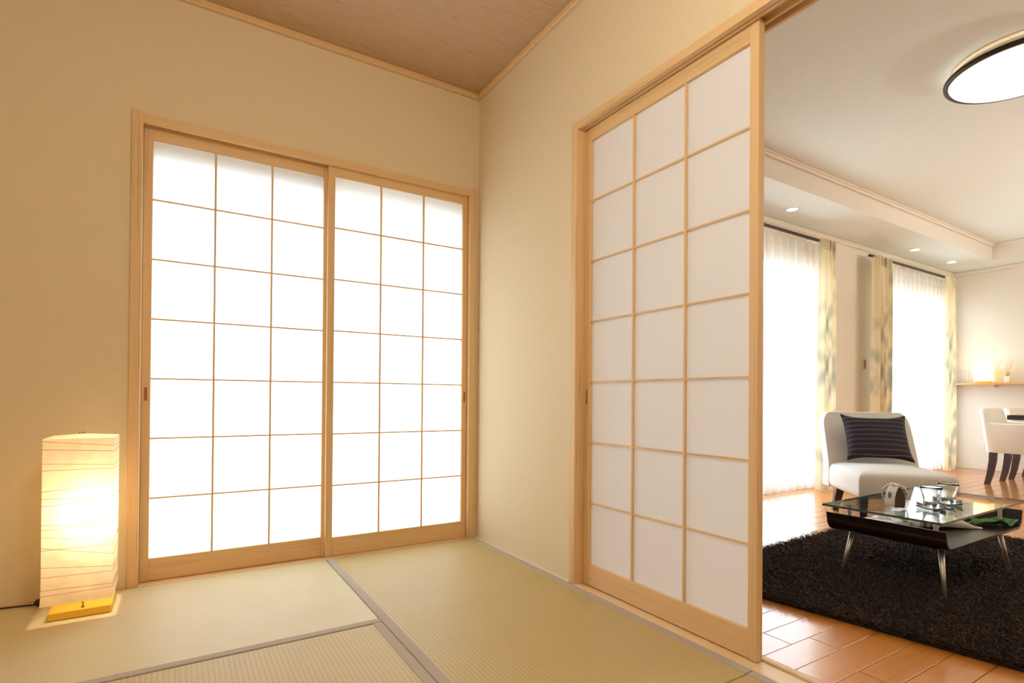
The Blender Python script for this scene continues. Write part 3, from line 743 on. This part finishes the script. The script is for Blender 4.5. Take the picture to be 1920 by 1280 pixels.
def leaf_f(u, v):
    w_ = .042*sin(pi*min(1, .06+u*.94))**.6; s = (v-.5)*2
    return (.215*u, s*w_, .014+.010*sin(9*u+2*s)+.012*abs(s)*(.5+.5*sin(17*u+s))+.004)
grid(bm, 28, 6, leaf_f); obj('blade', bm, M_LEAF, lf, local=True, smooth=True, solid=.0010)
obj('midrib', tube(B(), [(.215*k/14, 0, .0145+.010*sin(9*k/14)+.004) for k in range(-1, 15)], .0017, 6), plain('leaf_rib', (150, 180, 96), .4), lf, local=True)

# ------------------------------------------------------------------ slipper armchair and cushion
ac = thing('armchair', 'low armless slipper chair in light grey linen facing the coffee table', 'armchair', (2.265, -.969, 0), rz=math.atan2(-.704, .709))
CW, CD = .55, .60
bm = B(); rings = []
for z, i0 in ((.165, .0), (.17, -.004), (.25, -.006), (.305, -.004), (.325, .010), (.334, .030)):
    pts = []
    for (x0, y0), (x1, y1) in (((0, 0), (CW, 0)), ((CW, 0), (CW+.012, CD)), ((CW+.012, CD), (-.012, CD)), ((-.012, CD), (0, 0))):
        for k in (0, .03, .1, .3, .5, .7, .9, .97): pts.append((x0+(x1-x0)*k, y0+(y1-y0)*k))
    rr = []
    for x, y in pts:
        px, py = CW/2, CD/2; dx, dy = x-px, y-py
        m_ = max(abs(dx)/(CW/2), abs(dy)/(CD/2)); s = 1-i0/.28
        cr = 1
        rr.append((px+dx*s*cr, py+dy*s*cr, z))
    rings.append(rr)
loft(bm, rings, cap=False)
bm.verts.ensure_lookup_table()
bottom = bm.verts[:32]; bm.faces.new(list(bottom)[::-1])
# crowned cushion top
last = list(bm.verts)[-32:]
prev = last
for s, z in ((.75, .345), (.45, .352), (.15, .355)):
    cur = [bm.verts.new((CW/2+(v.co.x-CW/2)*s, CD/2+(v.co.y-CD/2)*s, z)) for v in last]
    for k in range(32): bm.faces.new((prev[k], prev[(k+1) % 32], cur[(k+1) % 32], cur[k]))
    prev = cur
bm.faces.new(prev)
obj('seat', bm, M_SEAT, ac, local=True, smooth=True, subsurf=1)
# backrest: curved shell leaning back
bm = B(); rings = []
VS = [0, .15, .3, .45, .6, .72, .80, .85, .89, .925, .953, .974, .989, .997, 1.0]
for v in VS:
    z = .165+v*(.706-.165)
    yc = .515+.175*max(0, (z-.30)/.40)**1.15; th = .135-.045*v
    rr = []; nseg = 12
    rnd = max(0, (v-.80)/.20); inset = .055*(1-math.sqrt(max(0, 1-rnd**2))) if rnd else 0
    wv = .006*(1-v)
    x0, x1 = -.012-wv+inset, CW+.012+wv-inset
    for k in range(nseg+1):
        u = k/nseg; x = x0+(x1-x0)*u; rr.append((x, yc+.022*(1-(2*u-1)**2)-.004, z))
    for k in range(nseg+1):
        u = 1-k/nseg; x = x0+(x1-x0)*u; rr.append((x, yc+th+.03*(1-(2*u-1)**2), z-.0*rnd))
    rings.append(rr)
loft(bm, rings)
obj('backrest', bm, M_SEAT, ac, local=True, smooth=True, bevel=.018)
for x, y, bx_, by_ in ((.005, .012, -.002, .0), (CW-.055, .012, .004, .0), (.0, .40, -.012, .06), (CW-.05, .40, .012, .06)):
    bm = B(); s0, s1 = .052, .040
    loft(bm, [[(x+bx_+a*s1+(s0-s1)/2, y+by_+b_*s1+(s0-s1)/2, .0125 if x < .1 and y < .1 else 0) for a, b_ in ((0,0),(1,0),(1,1),(0,1))], [(x+a*s0, y+b_*s0, .170) for a, b_ in ((0,0),(1,0),(1,1),(0,1))]])
    obj('leg', bm, M_DARKLEG, ac, local=True, bevel=.003)

def cushion_material():
    mt, nt, b = mat('dark_pinstripe_cloth')
    tc = N(nt, 'ShaderNodeTexCoord'); sp = N(nt, 'ShaderNodeSeparateXYZ'); L(nt, tc.outputs['Object'], sp.inputs[0])
    a = N(nt, 'ShaderNodeMath', operation='MULTIPLY'); a.inputs[1].default_value = 1/.036; L(nt, sp.outputs['Y'], a.inputs[0])
    fr = N(nt, 'ShaderNodeMath', operation='FRACT'); L(nt, a.outputs[0], fr.inputs[0])
    lt = N(nt, 'ShaderNodeMath', operation='LESS_THAN'); lt.inputs[1].default_value = .05; L(nt, fr.outputs[0], lt.inputs[0])
    a2 = N(nt, 'ShaderNodeMath', operation='MULTIPLY'); a2.inputs[1].default_value = 1/.03; L(nt, sp.outputs['X'], a2.inputs[0])
    f2 = N(nt, 'ShaderNodeMath', operation='FRACT'); L(nt, a2.outputs[0], f2.inputs[0])
    l2 = N(nt, 'ShaderNodeMath', operation='LESS_THAN'); l2.inputs[1].default_value = .90; L(nt, f2.outputs[0], l2.inputs[0])
    mu = N(nt, 'ShaderNodeMath', operation='MULTIPLY'); L(nt, lt.outputs[0], mu.inputs[0]); L(nt, l2.outputs[0], mu.inputs[1])
    mx = N(nt, 'ShaderNodeMixRGB'); mx.inputs['Color1'].default_value = srgb((46, 40, 46)); mx.inputs['Color2'].default_value = srgb((150, 144, 148))
    L(nt, mu.outputs[0], mx.inputs['Fac']); L(nt, mx.outputs[0], b.inputs['Base Color'])
    b.inputs['Roughness'].default_value = .9; b.inputs['Specular IOR Level'].default_value = .2; return mt
cu = bpy.data.objects.new('cushion', None); COL.objects.link(cu)
tag(cu, 'black square cushion with thin pale stripes leaning on the armchair back', 'cushion')
Rz = Matrix.Rotation(math.atan2(-.704, .709), 4, 'Z')
Mc = Matrix.Translation((2.265, -.969, 0)) @ Rz @ Matrix.Translation((.287, .500, .528)) @ Matrix.Rotation(radians(63), 4, 'X') @ Matrix.Rotation(radians(-1), 4, 'Z')
cu.matrix_world = Mc
bm = B()
def pill(sgn):
    def f(u, v):
        x, y = (u-.5)*2, (v-.5)*2
        h_ = .062*((1-x*x)*(1-y*y))**.42
        pin = 1-.09*(1-abs(y)**3)*abs(x)**2; pin2 = 1-.17*(1-abs(x)**3)*abs(y)**2
        return (x*.212*pin, y*.182*pin2, sgn*h_)
    return f
g1 = grid(bm, 18, 18, pill(1)); g2 = grid(bm, 18, 18, pill(-1))
bmesh.ops.remove_doubles(bm, verts=bm.verts, dist=.0008)
obj('cover', bm, cushion_material(), cu, local=True, smooth=True)
bm = B(); e_ = []
f1_ = pill(0)
for k in range(24): e_.append(f1_(k/24, 0))
for k in range(24): e_.append(f1_(1, k/24))
for k in range(24): e_.append(f1_(1-k/24, 1))
for k in range(25): e_.append(f1_(0, 1-k/24))
obj('seam', tube(bm, e_, .0022, 6, cap=False), plain('dark_thread', (44, 38, 42), .9), cu, local=True)

# ------------------------------------------------------------------ dining corner
def dining_chair(x, label):
    t = thing('dining_chair', label, 'chair', (x, -.70, 0), 'dining chairs')
    W_ = .50; y_b, y_f = -.755, -1.30
    obj('seat', box(B(), x+.045, x+W_-.045, y_f, y_b-.02, .40, .47, .02, 3), M_CREAM, t, smooth=True)
    bm = B(); rings = []                                       # back + arms, one upholstered shell
    path = [(x+.022, y_f+.01, .585), (x+.022, -1.05, .588), (x+.022, -.825, .590), (x+.024, -.795, .598), (x+.026, -.782, .70), (x+.034, -.760, .728), (x+.06, -.742, .732), (x+W_/2, -.738, .734), (x+W_-.06, -.742, .732), (x+W_-.034, -.760, .728), (x+W_-.026, -.782, .70), (x+W_-.024, -.795, .598), (x+W_-.022, -.825, .59), (x+W_-.022, -1.05, .588), (x+W_-.022, y_f+.01, .585)]
    for i, (px, py, zt) in enumerate(path):
        a = Vector(path[max(0, i-1)][:2]); b_ = Vector(path[min(len(path)-1, i+1)][:2]); d = (b_-a).normalized(); nrm = Vector((d.y, -d.x)).normalized()
        th = .022; rr = []
        for off, z in ((th, .31), (th, zt-.008), (th*.5, zt), (-th*.5, zt), (-th, zt-.008), (-th, .31)):
            lean = .055*max(0, (z-.31)/.42) if py > -.80 else (.055*max(0, (z-.31)/.42)*max(0, (py+.86)/.06) if py > -.86 else 0)
            rr.append((px+nrm.x*off, py+nrm.y*off+lean, z))
        rings.append(rr)
    loft(bm, rings); obj('backrest', bm, M_CREAM, t, smooth=True, label='cream shell forming back and arms', bevel=.006)
    obj('apron', box(B(), x+.03, x+W_-.03, y_f+.01, y_b, .325, .41, .006, 2), M_CREAM, t)
    for lx in (x+.03, x+W_-.075):
        bm = B(); rr = []
        for z, dy, s in ((.325, 0, .052), (.22, .006, .050), (.10, .024, .045), (0, .048, .038)):
            yc = -.80+dy; rr.append([(lx+(.048-s)/2+a*s, yc+(.048-s)/2+b_*s, z) for a, b_ in ((0,0),(1,0),(1,1),(0,1))])
        loft(bm, rr[::-1]); obj('leg', bm, M_DARKLEG, t, smooth=False)
        bm = B(); rr = []
        for z, s in ((.325, .05), (0, .036)): rr.append([(lx+(.05-s)/2+a*s, y_f+.03+(.05-s)/2+b_*s, z) for a, b_ in ((0,0),(1,0),(1,1),(0,1))])
        loft(bm, rr[::-1]); obj('leg', bm, M_DARKLEG, t)
    return t
d1 = dining_chair(5.13, 'cream upholstered dining chair nearest the viewer at the dark table')
d2 = recopy(d1); d2.location.x += .64; d2['label'] = 'cream upholstered dining chair farther along the dark table, by the end wall'
dt = thing('dining_table', 'dark wooden dining table whose corner reaches into the frame at right', 'table', (5.35, -1.6, 0))
obj('tabletop', box(B(), 4.46, 6.05, -2.00, -1.075, .643, .683, .003, 1), M_DARKWOOD, dt)
for x in (4.75, 5.70): obj('leg', box(box(B(), x, x+.09, -1.75, -1.45, .02, .643), x-.02, x+.11, -1.85, -1.40, 0, .03), M_DARKWOOD, dt)

sh = thing('wall_shelf', 'narrow wooden shelf along the end wall with a glowing lamp on it', 'shelf', (6.40, -.85, .985))
obj('board', box(B(), 6.30, XF, -1.70, -.001, .985, 1.005, .002, 1), wood('shelf_wood', 1, (212, 160, 98)), sh)
for y in (-.4, -1.3): obj('bracket', box(B(), 6.42, XF, y-.01, y+.01, .955, .985), M_WHITE, sh)
ZSH = 1.0052
tl = thing('table_lamp', 'small glowing cube lamp standing on the wall shelf', 'lamp', (6.40, -.33, ZSH))
obj('base', box(B(), 6.345, 6.455, -.385, -.275, ZSH, ZSH+.02, .002, 1), M_YWOOD, tl)
bm = B(); box(bm, 6.325, 6.475, -.405, -.255, ZSH+.02, ZSH+.20, .01, 2)
obj('shade', bm, glow('cube_lamp_glow', (255, 226, 150), 1.5), tl)
ql = bpy.data.lights.new('cube_lamp_light', 'POINT'); ql.energy = .8; ql.color = (1, .78, .40); ql.shadow_soft_size = .08
qo = bpy.data.objects.new('cube_lamp_light', ql); COL.objects.link(qo); qo.location = (6.30, -.33, 1.27)
G = ['tall clear glass on the wall shelf nearest the drape', 'tall clear glass on the wall shelf, second from the drape', 'tall clear glass on the wall shelf, third from the drape', 'tall clear glass on the wall shelf beside the glowing lamp']
for i in range(4):
    y = -.090-.040*i; x = 6.40+.015*(i % 2)
    t = thing('drinking_glass', G[i], 'glass', (x, y, ZSH), 'tall glasses on the wall shelf')
    bm = B(); lathe(bm, [(0, 0), (.014, 0), (.0155, .004), (.017, .08), (.0185, .165), (.0175, .165), (.016, .08), (.0145, .010), (0, .008)], 20, (x, y, ZSH+.0003)); obj('wall', bm, M_TUMBLER, t, smooth=True)
rd = thing('reed_diffuser', 'white reed diffuser with wooden ball and thin sticks on the wall shelf', 'diffuser', (6.40, -.537, ZSH))
obj('bottle', box(B(), 6.375, 6.425, -.562, -.512, ZSH, ZSH+.075, .006, 2), M_WHITE, rd)
bm = B(); bmesh.ops.create_icosphere(bm, subdivisions=2, radius=.024, matrix=Matrix.Translation((6.40, -.537, ZSH+.098))); obj('ball', bm, plain('wooden_ball', (206, 168, 120), .5), rd, smooth=True)
for k, (dx, dy) in enumerate(((0, .0), (.0, .035), (.01, -.035), (-.01, .06), (.0, -.055))): obj('reed', tube(B(), [(6.40, -.537, ZSH+.11), (6.40+dx, -.537+dy, ZSH+.25)], .0016, 5), plain('reed', (214, 186, 140), .8), rd)
bm = B()
for k in range(7):
    a = 2*pi*k/7
    vs4 = [(6.40, -.475, ZSH+.20), (6.40-.01, -.475+.03*cos(a-.35), ZSH+.20+.045*sin(a-.35)), (6.392, -.475+.045*cos(a), ZSH+.20+.06*sin(a)), (6.40-.01, -.475+.03*cos(a+.35), ZSH+.20+.045*sin(a+.35))]
    bm.faces.new([bm.verts.new(v) for v in vs4])
tube(bm, [(6.40, -.475, ZSH+.20), (6.40, -.53, ZSH+.11)], .0015, 5)
obj('flower', bm, M_WHITE, rd, label='white artificial flower')

# small fittings
ou = thing('wall_outlet', 'white wall outlet plate above the baseboard of the end wall', 'outlet', (XF, -.32, .30))
obj('plate', box(B(), XF-.008, XF-.0003, -.355, -.280, .258, .345, .003, 2), M_WHITE, ou)
for z in (.285, .318): obj('socket_insert', box(B(), XF-.0105, XF-.008, -.335, -.300, z-.012, z+.012, .002, 1), plain('ivory_plastic', (214, 204, 188), .4), ou)
sw = thing('wall_switch', 'slim wall switch with dark slot on the wall between the two windows', 'switch', (4.385, 0, 1.157))
obj('plate', box(B(), 4.343, 4.429, -.008, -.0003, 1.098, 1.216, .003, 2), plain('beige_plate', (226, 206, 176), .4), sw)
obj('rocker', box(B(), 4.366, 4.406, -.0105, -.008, 1.112, 1.202, .002, 1), plain('brown_rocker', (138, 106, 74), .4), sw)
